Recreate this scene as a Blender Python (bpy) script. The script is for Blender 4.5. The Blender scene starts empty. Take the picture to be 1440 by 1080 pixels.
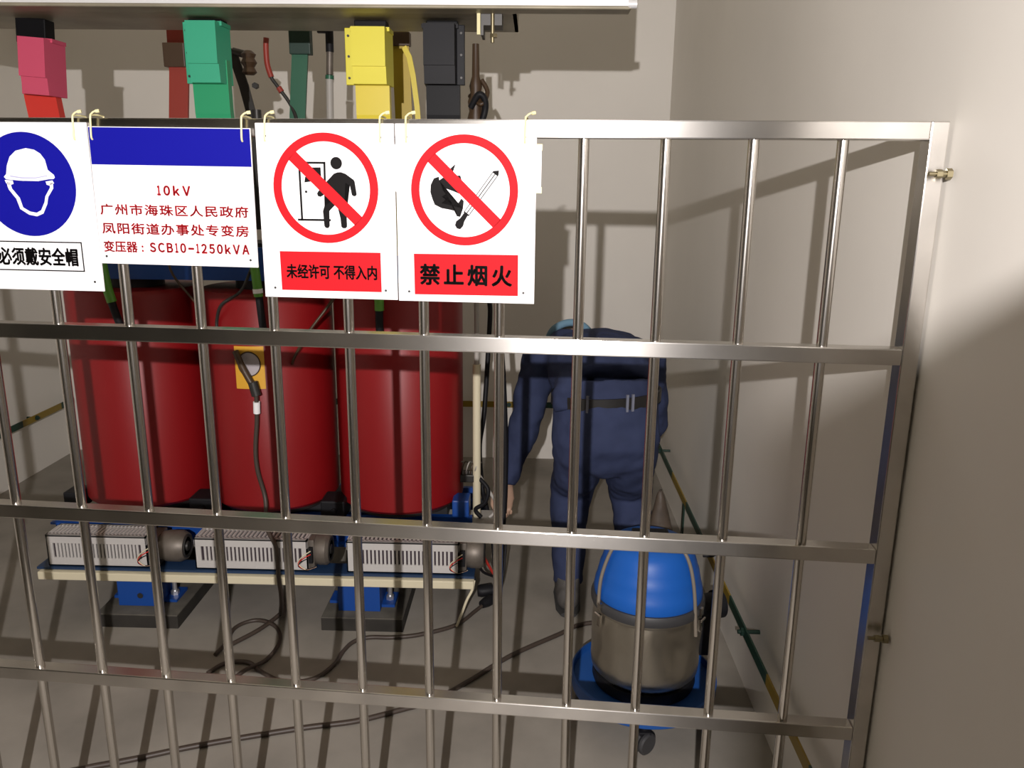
import bpy, bmesh, math, random
from mathutils import Vector, Matrix, noise
random.seed(5)
SC = bpy.context.scene
C = SC.collection
PI = math.pi
V = Vector

# ------------------------------------------------------------------ camera
def cam_axes(pitch, yaw, roll):
    cy, sy, cp, sp = math.cos(yaw), math.sin(yaw), math.cos(pitch), math.sin(pitch)
    fwd = V((-sy*cp, cy*cp, -sp)); right = V((cy, sy, 0)); up = right.cross(fwd)
    cr, sr = math.cos(roll), math.sin(roll)
    return cr*right + sr*up, -sr*right + cr*up, fwd
cam_data = bpy.data.cameras.new('camera')
cam = bpy.data.objects.new('camera', cam_data); C.objects.link(cam)
_r, _u, _f = cam_axes(math.radians(14.0633), math.radians(1.4145), math.radians(0.6408))
cam.matrix_world = Matrix(((_r.x, _u.x, -_f.x, -0.0813), (_r.y, _u.y, -_f.y, -1.4252), (_r.z, _u.z, -_f.z, 1.4842), (0, 0, 0, 1)))
cam_data.sensor_width = 36.0
cam_data.lens = 36.0*1141.2/1440.0
cam_data.clip_start = 0.02
SC.camera = cam

# ------------------------------------------------------------------ world, lamps, exposure
world = bpy.data.worlds.new('world'); SC.world = world
world.use_nodes = True
world.node_tree.nodes['Background'].inputs[0].default_value = (0.02, 0.018, 0.014, 1)
world.node_tree.nodes['Background'].inputs[1].default_value = 1.0

torch_d = bpy.data.lights.new('torch_light', 'SPOT')             # hand torch behind the photographer
torch_d.energy = 376.0; torch_d.spot_size = math.radians(100); torch_d.spot_blend = 0.25; torch_d.color = (1.0, 0.945, 0.93); torch_d.shadow_soft_size = 0.011
torch = bpy.data.objects.new('torch_light', torch_d); torch.location = (-0.20, -2.152, 1.772); torch.rotation_euler = (math.radians(74), 0, math.radians(2)); C.objects.link(torch)

def ceiling_lamp(loc, sx, sy, energy):
    d = bpy.data.lights.new('ceiling_light', 'AREA'); d.shape = 'RECTANGLE'; d.size = sx; d.size_y = sy
    d.energy = energy; d.color = (1.0, 0.82, 0.50)
    o = bpy.data.objects.new('ceiling_light', d); o.location = loc; C.objects.link(o)
ceiling_lamp((-1.0, 1.2, 3.3), 2.6, 2.0, 3.5)
ceiling_lamp((-0.9, -0.6, 3.3), 2.6, 1.4, 4.0)

vs = SC.view_settings
vs.view_transform = 'Standard'; vs.look = 'None'; vs.exposure = 0.0; vs.gamma = 1.0
vs.use_curve_mapping = False

# ------------------------------------------------------------------ materials
def mat(name, col, rough=0.5, metal=0.0, noise_amt=0.0, noise_scale=8.0, spec=0.5, bump=0.0, coat=0.0, aniso=0.0, rot=0.0, alpha=1.0):
    m = bpy.data.materials.new(name); m.use_nodes = True
    nt = m.node_tree; b = nt.nodes['Principled BSDF']
    b.inputs['Base Color'].default_value = (*col, 1); b.inputs['Roughness'].default_value = rough
    b.inputs['Metallic'].default_value = metal; b.inputs['Specular IOR Level'].default_value = spec
    b.inputs['Coat Weight'].default_value = coat
    if noise_amt or bump:
        tc = nt.nodes.new('ShaderNodeTexCoord'); n = nt.nodes.new('ShaderNodeTexNoise')
        n.inputs['Scale'].default_value = noise_scale; n.inputs['Detail'].default_value = 6
        nt.links.new(tc.outputs['Object'], n.inputs['Vector'])
        if noise_amt:
            r = nt.nodes.new('ShaderNodeValToRGB'); e = r.color_ramp.elements
            e[0].position = 0.3; e[1].position = 0.7
            e[0].color = (*[max(0, c*(1-noise_amt)) for c in col], 1); e[1].color = (*[min(1, c*(1+noise_amt)) for c in col], 1)
            nt.links.new(n.outputs['Fac'], r.inputs['Fac']); nt.links.new(r.outputs['Color'], b.inputs['Base Color'])
        if bump:
            bp = nt.nodes.new('ShaderNodeBump'); bp.inputs['Strength'].default_value = bump; bp.inputs['Distance'].default_value = 0.01
            nt.links.new(n.outputs['Fac'], bp.inputs['Height']); nt.links.new(bp.outputs['Normal'], b.inputs['Normal'])
    if aniso:
        b.inputs['Anisotropic'].default_value = aniso; b.inputs['Anisotropic Rotation'].default_value = rot
        t = nt.nodes.new('ShaderNodeTangent'); t.direction_type = 'UV_MAP'; t.uv_map = 'UVMap'
        nt.links.new(t.outputs['Tangent'], b.inputs['Tangent'])
    return m

def striped(name, axis, period, c1, c2, phase=0.0, duty=0.45):
    m = bpy.data.materials.new(name); m.use_nodes = True; nt = m.node_tree; b = nt.nodes['Principled BSDF']
    b.inputs['Roughness'].default_value = 0.45
    tc = nt.nodes.new('ShaderNodeTexCoord'); sp = nt.nodes.new('ShaderNodeSeparateXYZ')
    nt.links.new(tc.outputs['Object'], sp.inputs[0])
    ad = nt.nodes.new('ShaderNodeMath'); ad.operation = 'ADD'; ad.inputs[1].default_value = 50*period + phase
    md = nt.nodes.new('ShaderNodeMath'); md.operation = 'MODULO'; md.inputs[1].default_value = period
    gt = nt.nodes.new('ShaderNodeMath'); gt.operation = 'GREATER_THAN'; gt.inputs[1].default_value = period*duty
    mx = nt.nodes.new('ShaderNodeMix'); mx.data_type = 'RGBA'
    mx.inputs['A'].default_value = (*c1, 1); mx.inputs['B'].default_value = (*c2, 1)
    nt.links.new(sp.outputs[axis], ad.inputs[0]); nt.links.new(ad.outputs[0], md.inputs[0]); nt.links.new(md.outputs[0], gt.inputs[0])
    nt.links.new(gt.outputs[0], mx.inputs['Factor']); nt.links.new(mx.outputs['Result'], b.inputs['Base Color'])
    return m

M = dict(
    wall=mat('wall_paint', (0.72, 0.69, 0.635), 0.55, noise_amt=0.035, noise_scale=1.7, spec=0.25),
    ceil=mat('ceiling_paint', (0.7, 0.68, 0.64), 0.8),
    floor=mat('concrete_floor', (0.245, 0.225, 0.195), 0.75, noise_amt=0.22, noise_scale=3.2, bump=0.05, spec=0.3),
    steel=mat('brushed_stainless', (0.60, 0.575, 0.54), 0.26, 1.0, noise_amt=0.14, noise_scale=9, aniso=0.80, rot=0.25),
    tube=mat('stainless_tube', (0.62, 0.59, 0.55), 0.2, 1.0),
    bolt=mat('zinc_bolt', (0.30, 0.26, 0.16), 0.4, 0.9),
    dkmetal=mat('dark_metal', (0.05, 0.048, 0.045), 0.45, 0.6),
    alu=mat('aluminium', (0.72, 0.72, 0.73), 0.35, 0.85),
    duct=mat('duct_paint', (0.78, 0.78, 0.79), 0.38, 0.2),
    ductin=mat('duct_inner', (0.30, 0.27, 0.20), 0.5, 0.3, noise_amt=0.25, noise_scale=5),
    white=mat('sign_white', (0.86, 0.85, 0.86), 0.6, spec=.2),
    signblue=mat('sign_blue', (0.005, 0.005, 0.24), 0.6, spec=.1),
    signred=mat('sign_red', (0.52, 0.010, 0.016), 0.6, spec=.1),
    ink=mat('sign_black', (0.006, 0.005, 0.005), 0.6, spec=.1),
    redtext=mat('sign_red_ink', (0.58, 0.02, 0.03), 0.6, spec=.1),
    bluegrey=mat('sign_grey_line', (0.42, 0.42, 0.60), 0.5),
    tie=mat('cable_tie_cream', (0.72, 0.66, 0.36), 0.5),
    card=mat('pale_yellow_card', (0.80, 0.74, 0.42), 0.6),
    coil=mat('red_resin', (0.215, 0.004, 0.006), 0.45, noise_amt=0.05, noise_scale=2.5, spec=0.4),
    coilring=mat('dark_resin', (0.02, 0.012, 0.012), 0.6),
    core=mat('core_laminations', (0.025, 0.025, 0.028), 0.55, 0.3),
    blue=mat('transformer_blue', (0.006, 0.055, 0.27), 0.45),
    bluedk=mat('channel_blue', (0.012, 0.035, 0.09), 0.5),
    cream=mat('cream_insulation', (0.66, 0.60, 0.43), 0.5),
    pad=mat('rubber_pad', (0.024, 0.021, 0.017), 0.75, noise_amt=0.3, noise_scale=14),
    padtop=mat('pad_dust', (0.10, 0.092, 0.075), 0.85, noise_amt=0.3, noise_scale=14),
    black=mat('black_plastic', (0.008, 0.008, 0.010), 0.55, spec=.25),
    blackgloss=mat('black_sleeve', (0.005, 0.005, 0.006), 0.5, spec=.15),
    fan=mat('fan_housing', (0.56, 0.54, 0.52), 0.45, 0.15),
    fandk=mat('fan_inside', (0.035, 0.022, 0.030), 0.7),
    motor=mat('motor_grey', (0.15, 0.13, 0.11), 0.5, 0.5, noise_amt=0.2, noise_scale=20),
    yellow=mat('yellow_sticker', (0.68, 0.36, 0.03), 0.5),
    stickgrey=mat('sticker_disc', (0.42, 0.38, 0.40), 0.5),
    pink=mat('pink_cover', (0.56, 0.07, 0.135), 0.5),
    redsl=mat('red_sleeve', (0.58, 0.035, 0.025), 0.4),
    green=mat('green_cover', (0.035, 0.37, 0.21), 0.5),
    greensl=mat('green_sleeve', (0.02, 0.30, 0.13), 0.4),
    ylw=mat('yellow_cover', (0.73, 0.65, 0.045), 0.5),
    ylwsl=mat('yellow_sleeve', (0.66, 0.53, 0.02), 0.4),
    dgreen=mat('dark_green_sleeve', (0.02, 0.11, 0.06), 0.4),
    dgreen2=mat('deep_green_cover', (0.006, 0.03, 0.02), 0.5),
    dred=mat('dark_red_sleeve', (0.28, 0.035, 0.022), 0.45),
    oyel=mat('ochre_sleeve', (0.42, 0.30, 0.015), 0.45),
    brown=mat('brown_insulator', (0.055, 0.030, 0.014), 0.45),
    cable=mat('brown_cable', (0.050, 0.036, 0.028), 0.5),
    grey=mat('grey_plastic', (0.38, 0.36, 0.33), 0.5),
    limegreen=mat('lime_shrink_sleeve', (0.10, 0.30, 0.03), 0.4),
    navy=mat('navy_cloth', (0.033, 0.043, 0.092), 0.85, noise_amt=0.16, noise_scale=9, spec=0.15),
    lightblue=mat('light_blue_cloth', (0.13, 0.24, 0.33), 0.85),
    skin=mat('skin', (0.42, 0.27, 0.19), 0.55),
    hair=mat('black_hair', (0.01, 0.009, 0.008), 0.6),
    belt=mat('belt_leather', (0.012, 0.011, 0.010), 0.4),
    loop=mat('belt_loop', (0.16, 0.17, 0.22), 0.8),
    shoe=mat('shoe_fabric', (0.075, 0.07, 0.065), 0.75),
    sole=mat('shoe_sole', (0.03, 0.03, 0.03), 0.7),
    vacblue=mat('vacuum_blue', (0.007, 0.085, 0.37), 0.45, spec=.35),
    vactank=mat('vacuum_tank_steel', (0.42, 0.385, 0.32), 0.33, 0.95, noise_amt=0.1, noise_scale=6, bump=0.25),
    gasket=mat('gasket_rubber', (0.035, 0.035, 0.037), 0.5),
    dollyblue=mat('dolly_blue', (0.008, 0.065, 0.26), 0.5),
    sack=mat('brown_sack', (0.055, 0.040, 0.028), 0.6, noise_amt=0.25, noise_scale=18, bump=0.4),
    strapbrown=mat('strap_brown', (0.16, 0.135, 0.105), 0.6), blocker=mat('blocker_grey', (0.2, 0.2, 0.2), 0.7),
)
SG, SY = (0.010, 0.045, 0.030), (0.24, 0.16, 0.014)
M['strap_y'] = striped('earth_strap_depth', 'Y', 0.74, SY, SG, -1.3)
M['strap_x'] = striped('earth_strap_width', 'X', 0.62, SG, SY, 0.1)

# ------------------------------------------------------------------ mesh helpers
class MB:
    """Collects shapes and links them as one mesh object."""
    def __init__(s): s.bm = bmesh.new(); s.uv = s.bm.loops.layers.uv.new('UVMap')
    def box(s, x0, x1, y0, y1, z0, z1, bev=0.0, uaxis=0):
        r = bmesh.ops.create_cube(s.bm, size=1.0)
        vs_ = r['verts']
        for v in vs_: v.co = V(((x0+x1)/2+v.co.x*(x1-x0), (y0+y1)/2+v.co.y*(y1-y0), (z0+z1)/2+v.co.z*(z1-z0)))
        fs = {f for v in vs_ for f in v.link_faces}
        if bev:
            rb = bmesh.ops.bevel(s.bm, geom=list({e for v in vs_ for e in v.link_edges}), offset=bev, segments=2, affect='EDGES', profile=0.6)
            fs |= set(rb['faces'])
        for f in s.bm.faces:
            if f in fs or True:
                for l in f.loops:
                    if f in fs:
                        c = l.vert.co; o = [i for i in range(3) if i != uaxis]
                        l[s.uv].uv = (c[uaxis], c[o[0]]+c[o[1]]*1.37)
        return s
    def obox(s, centre, size, rot):
        r = bmesh.ops.create_cube(s.bm, size=1.0)
        for v in r['verts']: v.co = V(centre) + rot @ V((v.co.x*size[0], v.co.y*size[1], v.co.z*size[2]))
        return s
    def cyl(s, p, q, r0, r1=None, n=20, caps=True):
        p, q = V(p), V(q); r1 = r0 if r1 is None else r1
        d = (q-p); L = d.length; rot = d.to_track_quat('Z', 'Y').to_matrix().to_4x4()
        bmesh.ops.create_cone(s.bm, cap_ends=caps, segments=n, radius1=r0, radius2=r1, depth=L, matrix=Matrix.Translation((p+q)/2) @ rot)
        return s
    def lathe(s, prof, centre=(0, 0, 0), n=48, axis='Z', close=False):
        c = V(centre); rings = []
        for (r, h) in prof:
            ring = []
            for i in range(n):
                a = 2*PI*i/n; x, y = r*math.cos(a), r*math.sin(a)
                co = V((x, y, h)) if axis == 'Z' else (V((h, x, y)) if axis == 'X' else V((x, h, y)))
                ring.append(s.bm.verts.new(c+co))
            rings.append(ring)
        for a, b in zip(rings, rings[1:]):
            for i in range(n): s.bm.faces.new((a[i], a[(i+1) % n], b[(i+1) % n], b[i]))
        if close:
            a, b = rings[-1], rings[0]
            for i in range(n): s.bm.faces.new((a[i], a[(i+1) % n], b[(i+1) % n], b[i]))
        else:
            s.bm.faces.new(rings[0][::-1]); s.bm.faces.new(rings[-1])
        return s
    def loft(s, rings, n=20, ref=(1, 0, 0), caps=True):
        """rings: (centre, half width along ref, half depth)."""
        pts = [V(r[0]) for r in rings]; prev = None; rows = []
        for i, (c, a, b) in enumerate(rings):
            t = (pts[min(i+1, len(pts)-1)] - pts[max(i-1, 0)]).normalized()
            u = V(ref) - t*V(ref).dot(t)
            if u.length < 0.05: u = V((0, 1, 0)) - t*t.y
            u.normalize(); w = t.cross(u)
            rows.append([s.bm.verts.new(V(c)+u*a*math.cos(2*PI*k/n)+w*b*math.sin(2*PI*k/n)) for k in range(n)])
        for A, B in zip(rows, rows[1:]):
            for k in range(n): s.bm.faces.new((A[k], A[(k+1) % n], B[(k+1) % n], B[k]))
        if caps: s.bm.faces.new(rows[0][::-1]); s.bm.faces.new(rows[-1])
        return s
    def tube(s, pts, r, n=10, smooth=6, closed=False):
        P = [V(p) for p in pts]
        if smooth and len(P) > 2:
            Q = []; m = len(P)
            rng = range(m) if closed else range(m-1)
            for i in rng:
                if closed: p0, p1, p2, p3 = P[i-1], P[i], P[(i+1) % m], P[(i+2) % m]
                else: p0, p1, p2, p3 = P[max(i-1, 0)], P[i], P[i+1], P[min(i+2, m-1)]
                for k in range(smooth):
                    t = k/smooth
                    Q.append(0.5*((2*p1)+(p2-p0)*t+(2*p0-5*p1+4*p2-p3)*t*t+(3*p1-p0-3*p2+p3)*t**3))
            if not closed: Q.append(P[-1])
            P = Q
        rows = []; m = len(P); nrm = None
        for i, p in enumerate(P):
            if closed: t = (P[(i+1) % m]-P[i-1]).normalized()
            else: t = (P[min(i+1, m-1)]-P[max(i-1, 0)]).normalized()
            if nrm is None:
                nrm = V((0, 0, 1)) if abs(t.z) < 0.8 else V((1, 0, 0))
            nrm = (nrm - t*nrm.dot(t))
            if nrm.length < 1e-4: nrm = t.orthogonal()
            nrm.normalize(); w = t.cross(nrm)
            rows.append([s.bm.verts.new(p+nrm*r*math.cos(2*PI*k/n)+w*r*math.sin(2*PI*k/n)) for k in range(n)])
        for A, B in (zip(rows, rows[1:]+rows[:1]) if closed else zip(rows, rows[1:])):
            for k in range(n): s.bm.faces.new((A[k], A[(k+1) % n], B[(k+1) % n], B[k]))
        if not closed: s.bm.faces.new(rows[0][::-1]); s.bm.faces.new(rows[-1])
        return s
    def ribbon(s, pts, w, t, wdir=(1, 0, 0)):
        """flat bar swept along pts; w wide along wdir, t thick."""
        P = [V(p) for p in pts]; rows = []; W = V(wdir).normalized()
        for i, p in enumerate(P):
            d = (P[min(i+1, len(P)-1)]-P[max(i-1, 0)]).normalized(); u = (W-d*W.dot(d)).normalized(); nn = d.cross(u)
            rows.append([s.bm.verts.new(p+u*a*w/2+nn*b*t/2) for a, b in ((-1, -1), (1, -1), (1, 1), (-1, 1))])
        for A, B in zip(rows, rows[1:]):
            for k in range(4): s.bm.faces.new((A[k], A[(k+1) % 4], B[(k+1) % 4], B[k]))
        s.bm.faces.new(rows[0][::-1]); s.bm.faces.new(rows[-1])
        return s
    def poly(s, pts, y0, y1):
        """outline in x,z thickened from y0 (front) to y1."""
        A = [s.bm.verts.new((x, y0, z)) for x, z in pts]; B = [s.bm.verts.new((x, y1, z)) for x, z in pts]
        n = len(pts)
        for i in range(n): s.bm.faces.new((A[i], A[(i+1) % n], B[(i+1) % n], B[i]))
        f1 = s.bm.faces.new(A); f2 = s.bm.faces.new(B[::-1])
        bmesh.ops.triangulate(s.bm, faces=[f1, f2])
        return s
    def ring(s, cx, cz, ro, ri, y0, y1, n=72):
        rows = []
        for (r, y) in ((ro, y0), (ri, y0), (ri, y1), (ro, y1)):
            rows.append([s.bm.verts.new((cx+r*math.cos(2*PI*i/n), y, cz+r*math.sin(2*PI*i/n))) for i in range(n)])
        for a, b in zip(rows, rows[1:]+rows[:1]):
            for i in range(n): s.bm.faces.new((a[i], a[(i+1) % n], b[(i+1) % n], b[i]))
        return s
    def build(s, name, m, parent=None, smooth=False, label=None):
        bmesh.ops.recalc_face_normals(s.bm, faces=s.bm.faces[:])
        me = bpy.data.meshes.new(name); s.bm.to_mesh(me); s.bm.free()
        me.materials.append(m)
        if smooth:
            for p in me.polygons: p.use_smooth = True
            try: me.set_sharp_from_angle(angle=math.radians(40))
            except Exception: pass
        o = bpy.data.objects.new(name, me); C.objects.link(o)
        if parent: o.parent = parent
        if label: o['label'] = label
        return o

def tag(o, label, cat, group=None):
    o['label'] = label; o['category'] = cat
    if group: o['group'] = group
    return o
def thing(name, label, cat, loc=(0, 0, 0), rz=0.0, group=None):
    o = bpy.data.objects.new(name, None); C.objects.link(o); o.location = loc; o.rotation_euler = (0, 0, rz)
    o.empty_display_size = 0.05
    return tag(o, label, cat, group)
def structure(o): o['kind'] = 'structure'; return o
def bake(o, mods, noise_amp=0.0, noise_scale=10.0):
    for typ, kw in mods:
        md = o.modifiers.new(typ.lower(), typ)
        for k, v in kw.items(): setattr(md, k, v)
    dg = bpy.context.evaluated_depsgraph_get(); dg.update()
    me = bpy.data.meshes.new_from_object(o.evaluated_get(dg))
    o.modifiers.clear(); old = o.data; o.data = me
    if noise_amp:
        for v in me.vertices:
            c = v.co*noise_scale
            v.co += v.normal*noise_amp*(noise.noise(c)+0.5*noise.noise(c*2.3))
    for p in me.polygons: p.use_smooth = True
    return o

# ------------------------------------------------------------------ the room
XL, XR, YB, YF, ZC = -2.617, 0.582, 2.819, -3.6, 3.4
structure(MB().box(XL-.1, XR+.1, YF-.1, YB+.1, -.1, 0).build('floor', M['floor']))
structure(MB().box(XL-.1, XR+.1, -1.4, YB+.1, ZC, ZC+.1).build('ceiling', M['ceil']))
structure(MB().box(XL, XR, YB, YB+.1, 0, ZC).build('wall_back', M['wall']))
structure(MB().box(XR, XR+.1, YF, YB, 0, ZC).build('wall_right', M['wall']))
structure(MB().box(XL-.1, XL, -1.4, YB, 0, ZC).build('wall_left', M['wall']))
structure(MB().box(XL, XR, YF-.1, YF, 0, ZC).build('wall_front', M['wall']))
# added blocker behind the camera, unseen: keeps torch light off the lower right wall
pb = MB(); e = V((0.615, 0.788, 0)); nn = V((0.788, -0.615, 0)); A = V((-0.122, -1.852, 0))
pts = [A, A+e*0.36, A+e*0.36+nn*0.30, A+nn*0.30]
lo = [pb.bm.verts.new((p.x, p.y, 0)) for p in pts]; hi = [pb.bm.verts.new((p.x, p.y, 1.673)) for p in pts]
for i in range(4): pb.bm.faces.new((lo[i], lo[(i+1) % 4], hi[(i+1) % 4], hi[i]))
pb.bm.faces.new(lo[::-1]); pb.bm.faces.new(hi)
structure(pb.build('added_light_blocker', M['blocker']))

# ------------------------------------------------------------------ earth straps along the walls
def earth_strap(name, label, a, b, material, normal, clips, drop=None):
    t = thing(name, label, 'earthing strap', a, 0, 'earthing straps on the walls')
    a, b = V(a), V(b); nrm = V(normal)
    MB().ribbon([V((0, 0, 0)), b-a], 0.032, 0.005, (0, 0, 1)).build('strap', material, t)
    for p in clips:
        c = V(p)-a
        k = MB(); k.cyl(c - nrm*0.018, c + nrm*0.0445, 0.006, n=12)
        k.cyl(c - nrm*0.010, c - nrm*0.002, 0.013, n=6)
        k.build('standoff_clip', M['dgreen2'], t)
    if drop:
        MB().ribbon([V(p)-a for p in drop], 0.034, 0.005, (0, 1, 0)).build('drop_strap', M['dgreen2'], t)
    return t
earth_strap('earthing_strap', 'yellow and green earthing strap along the right wall beside the vacuum', (XR-.045, -1.2, 0.242), (XR-.045, YB-.05, 0.252), M['strap_y'], (1, 0, 0),
            [(XR-.045, 0.667, 0.243), (XR-.045, 2.25, 0.25), (XR-.045, -.6, .242)], [(XR-.049, 1.61, 0.24), (XR-.049, 1.61, 0.0)])
earth_strap('earthing_strap', 'yellow and green earthing strap along the left wall beside the red coils', (XL+.045, -1.2, 0.30), (XL+.045, YB-.05, 0.30), M['strap_y'], (-1, 0, 0),
            [(XL+.045, 2.43, 0.30), (XL+.045, 0.7, .30)])
earth_strap('earthing_strap', 'dark earthing strap along the back wall behind the transformer', (XL+.08, YB-.045, 0.318), (XR-.08, YB-.045, 0.318), M['strap_x'], (0, 1, 0),
            [(-0.2, YB-.045, .318), (-1.6, YB-.045, .318)])

# ------------------------------------------------------------------ stainless gate
RZ = math.radians(-4.1478)
gate = thing('safety_gate', 'tall stainless steel barred gate across the front of the transformer bay', 'gate', (0, 0, 0), RZ)
GX = [-11, -10, -9, -8.014, -7.008, -6.0, -4.9915, -3.990, -2.981, -1.988, -1.0046, 0.0, 0.9737, 1.993, 3.010]
S = 0.14; Z0 = 1.554
zt = {1: (Z0, Z0+.0295), 2: (1.1845, 1.213), 3: (0.814, 0.8425), 4: (0.442, 0.4705), 5: (0.075, 0.1035)}
PX0, PX1 = 0.551, 0.5795
for k, (a, b) in zt.items():
    MB().box(-1.68, PX0, -0.015, 0.0145, a, b, bev=0.0022, uaxis=0).build('rail', M['steel'], gate)
MB().box(PX0, PX1, -0.015, 0.025, 0.0, Z0+.0295, bev=0.0022, uaxis=2).build('post', M['steel'], gate)
MB().box(-1.71, -1.68, -0.015, 0.025, 0.0, Z0+.0295, bev=0.0022, uaxis=2).build('post', M['steel'], gate)
for gx in GX:
    MB().cyl((gx*S, 0, 0.09), (gx*S, 0, Z0+.01), 0.0093, n=24).build('bar', M['tube'], gate, smooth=True)
def anchor(z, y):
    # stud out of the right wall in front of the post
    b = MB(); cx = 0.578
    b.cyl((cx-.030, y, z), (cx+.004, y, z), 0.0035, n=12)
    b.cyl((cx-.019, y, z), (cx-.010, y, z), 0.0070, n=6)
    b.cyl((cx-.0095, y, z), (cx-.004, y, z), 0.0052, n=16)
    b.cyl((cx-.004, y, z), (cx+.0045, y, z), 0.0088, n=6)
    return b.build('anchor_bolt', M['bolt'], gate, smooth=True)
anchor(1.502, -0.022-.014); anchor(0.677, -0.022-.014)

# ------------------------------------------------------------------ signs hung on the top rail
def glyph_mesh(body, spacing=1.0):
    cu = bpy.data.curves.new('lettering', 'FONT'); cu.body = body; cu.size = 1.0; cu.space_character = spacing
    cu.resolution_u = 4
    tmp = bpy.data.objects.new('lettering', cu); C.objects.link(tmp)
    dg = bpy.context.evaluated_depsgraph_get(); dg.update()
    me = bpy.data.meshes.new_from_object(tmp.evaluated_get(dg)); C.objects.unlink(tmp); bpy.data.objects.remove(tmp)
    return me
WIDTH = {'1': .34, '0': .62, '2': .60, '5': .60, '-': .62, 'k': .62, 'V': .74, 'A': .74, 'S': .66, 'C': .70, 'B': .66}
def text_mesh(parent, body, m, x0, x1, z0, z1, y, bold=0.0, name='lettering', spacing=1.0, cells=None):
    """lettering fitted into the rectangle; bold thickens every stroke by that share of the height"""
    verts, faces = [], []
    def put(me, ax, bx, ay, by, X0, X1, Z0_, Z1_, bw):
        for (i, j) in (((0, 0),) if not bw else ((0, 0), (1, 0), (-1, 0), (0, 1), (0, -1), (.7, .7), (-.7, .7), (.7, -.7), (-.7, -.7))):
            k = len(verts)
            for v in me.vertices:
                verts.append((X0+(v.co.x-ax)/max(bx-ax, 1e-6)*(X1-X0)+i*bw, y, Z0_+(v.co.y-ay)/max(by-ay, 1e-6)*(Z1_-Z0_)+j*bw))
            for p in me.polygons: faces.append([k+q for q in p.vertices])
    bw = bold*(z1-z0)
    if cells is None:
        me = glyph_mesh(body, spacing); xs = [v.co.x for v in me.vertices]; ys = [v.co.y for v in me.vertices]
        put(me, min(xs), max(xs), min(ys), max(ys), x0+bw, x1-bw, z0+bw, z1-bw, bw)
    else:                                        # glyph by glyph, each in its own cell: (character, left, right) in shares of the width
        for ch, ca, cb in cells:
            me = glyph_mesh(chr(ord(ch)+0xFEE0) if 33 <= ord(ch) < 127 else ch)
            xs = [v.co.x for v in me.vertices]; ys = [v.co.y for v in me.vertices]
            X0, X1 = x0+ca*(x1-x0)+bw, x0+cb*(x1-x0)-bw
            if ch == '-': za, zb = z0+(z1-z0)*.40, z0+(z1-z0)*.52
            elif ch == ':': za, zb = z0+(z1-z0)*.05, z0+(z1-z0)*.62
            else: za, zb = z0+bw, z1-bw
            put(me, min(xs), max(xs), min(ys), max(ys), X0, X1, za, zb, bw)
    me = bpy.data.meshes.new(name); me.from_pydata(verts, [], faces); me.materials.append(m)
    o = bpy.data.objects.new(name, me); C.objects.link(o); o.parent = parent
    return o
def cells(chars, gap=.25):
    """cells for a row of glyphs from their widths"""
    ws = [(c, WIDTH.get(c, 1.0)) for c in chars]; tot = sum(w for _, w in ws)+gap*(len(ws)-1); x = 0; out = []
    for c, w in ws: out.append((c, x/tot, (x+w)/tot)); x += w+gap
    return out

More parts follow.
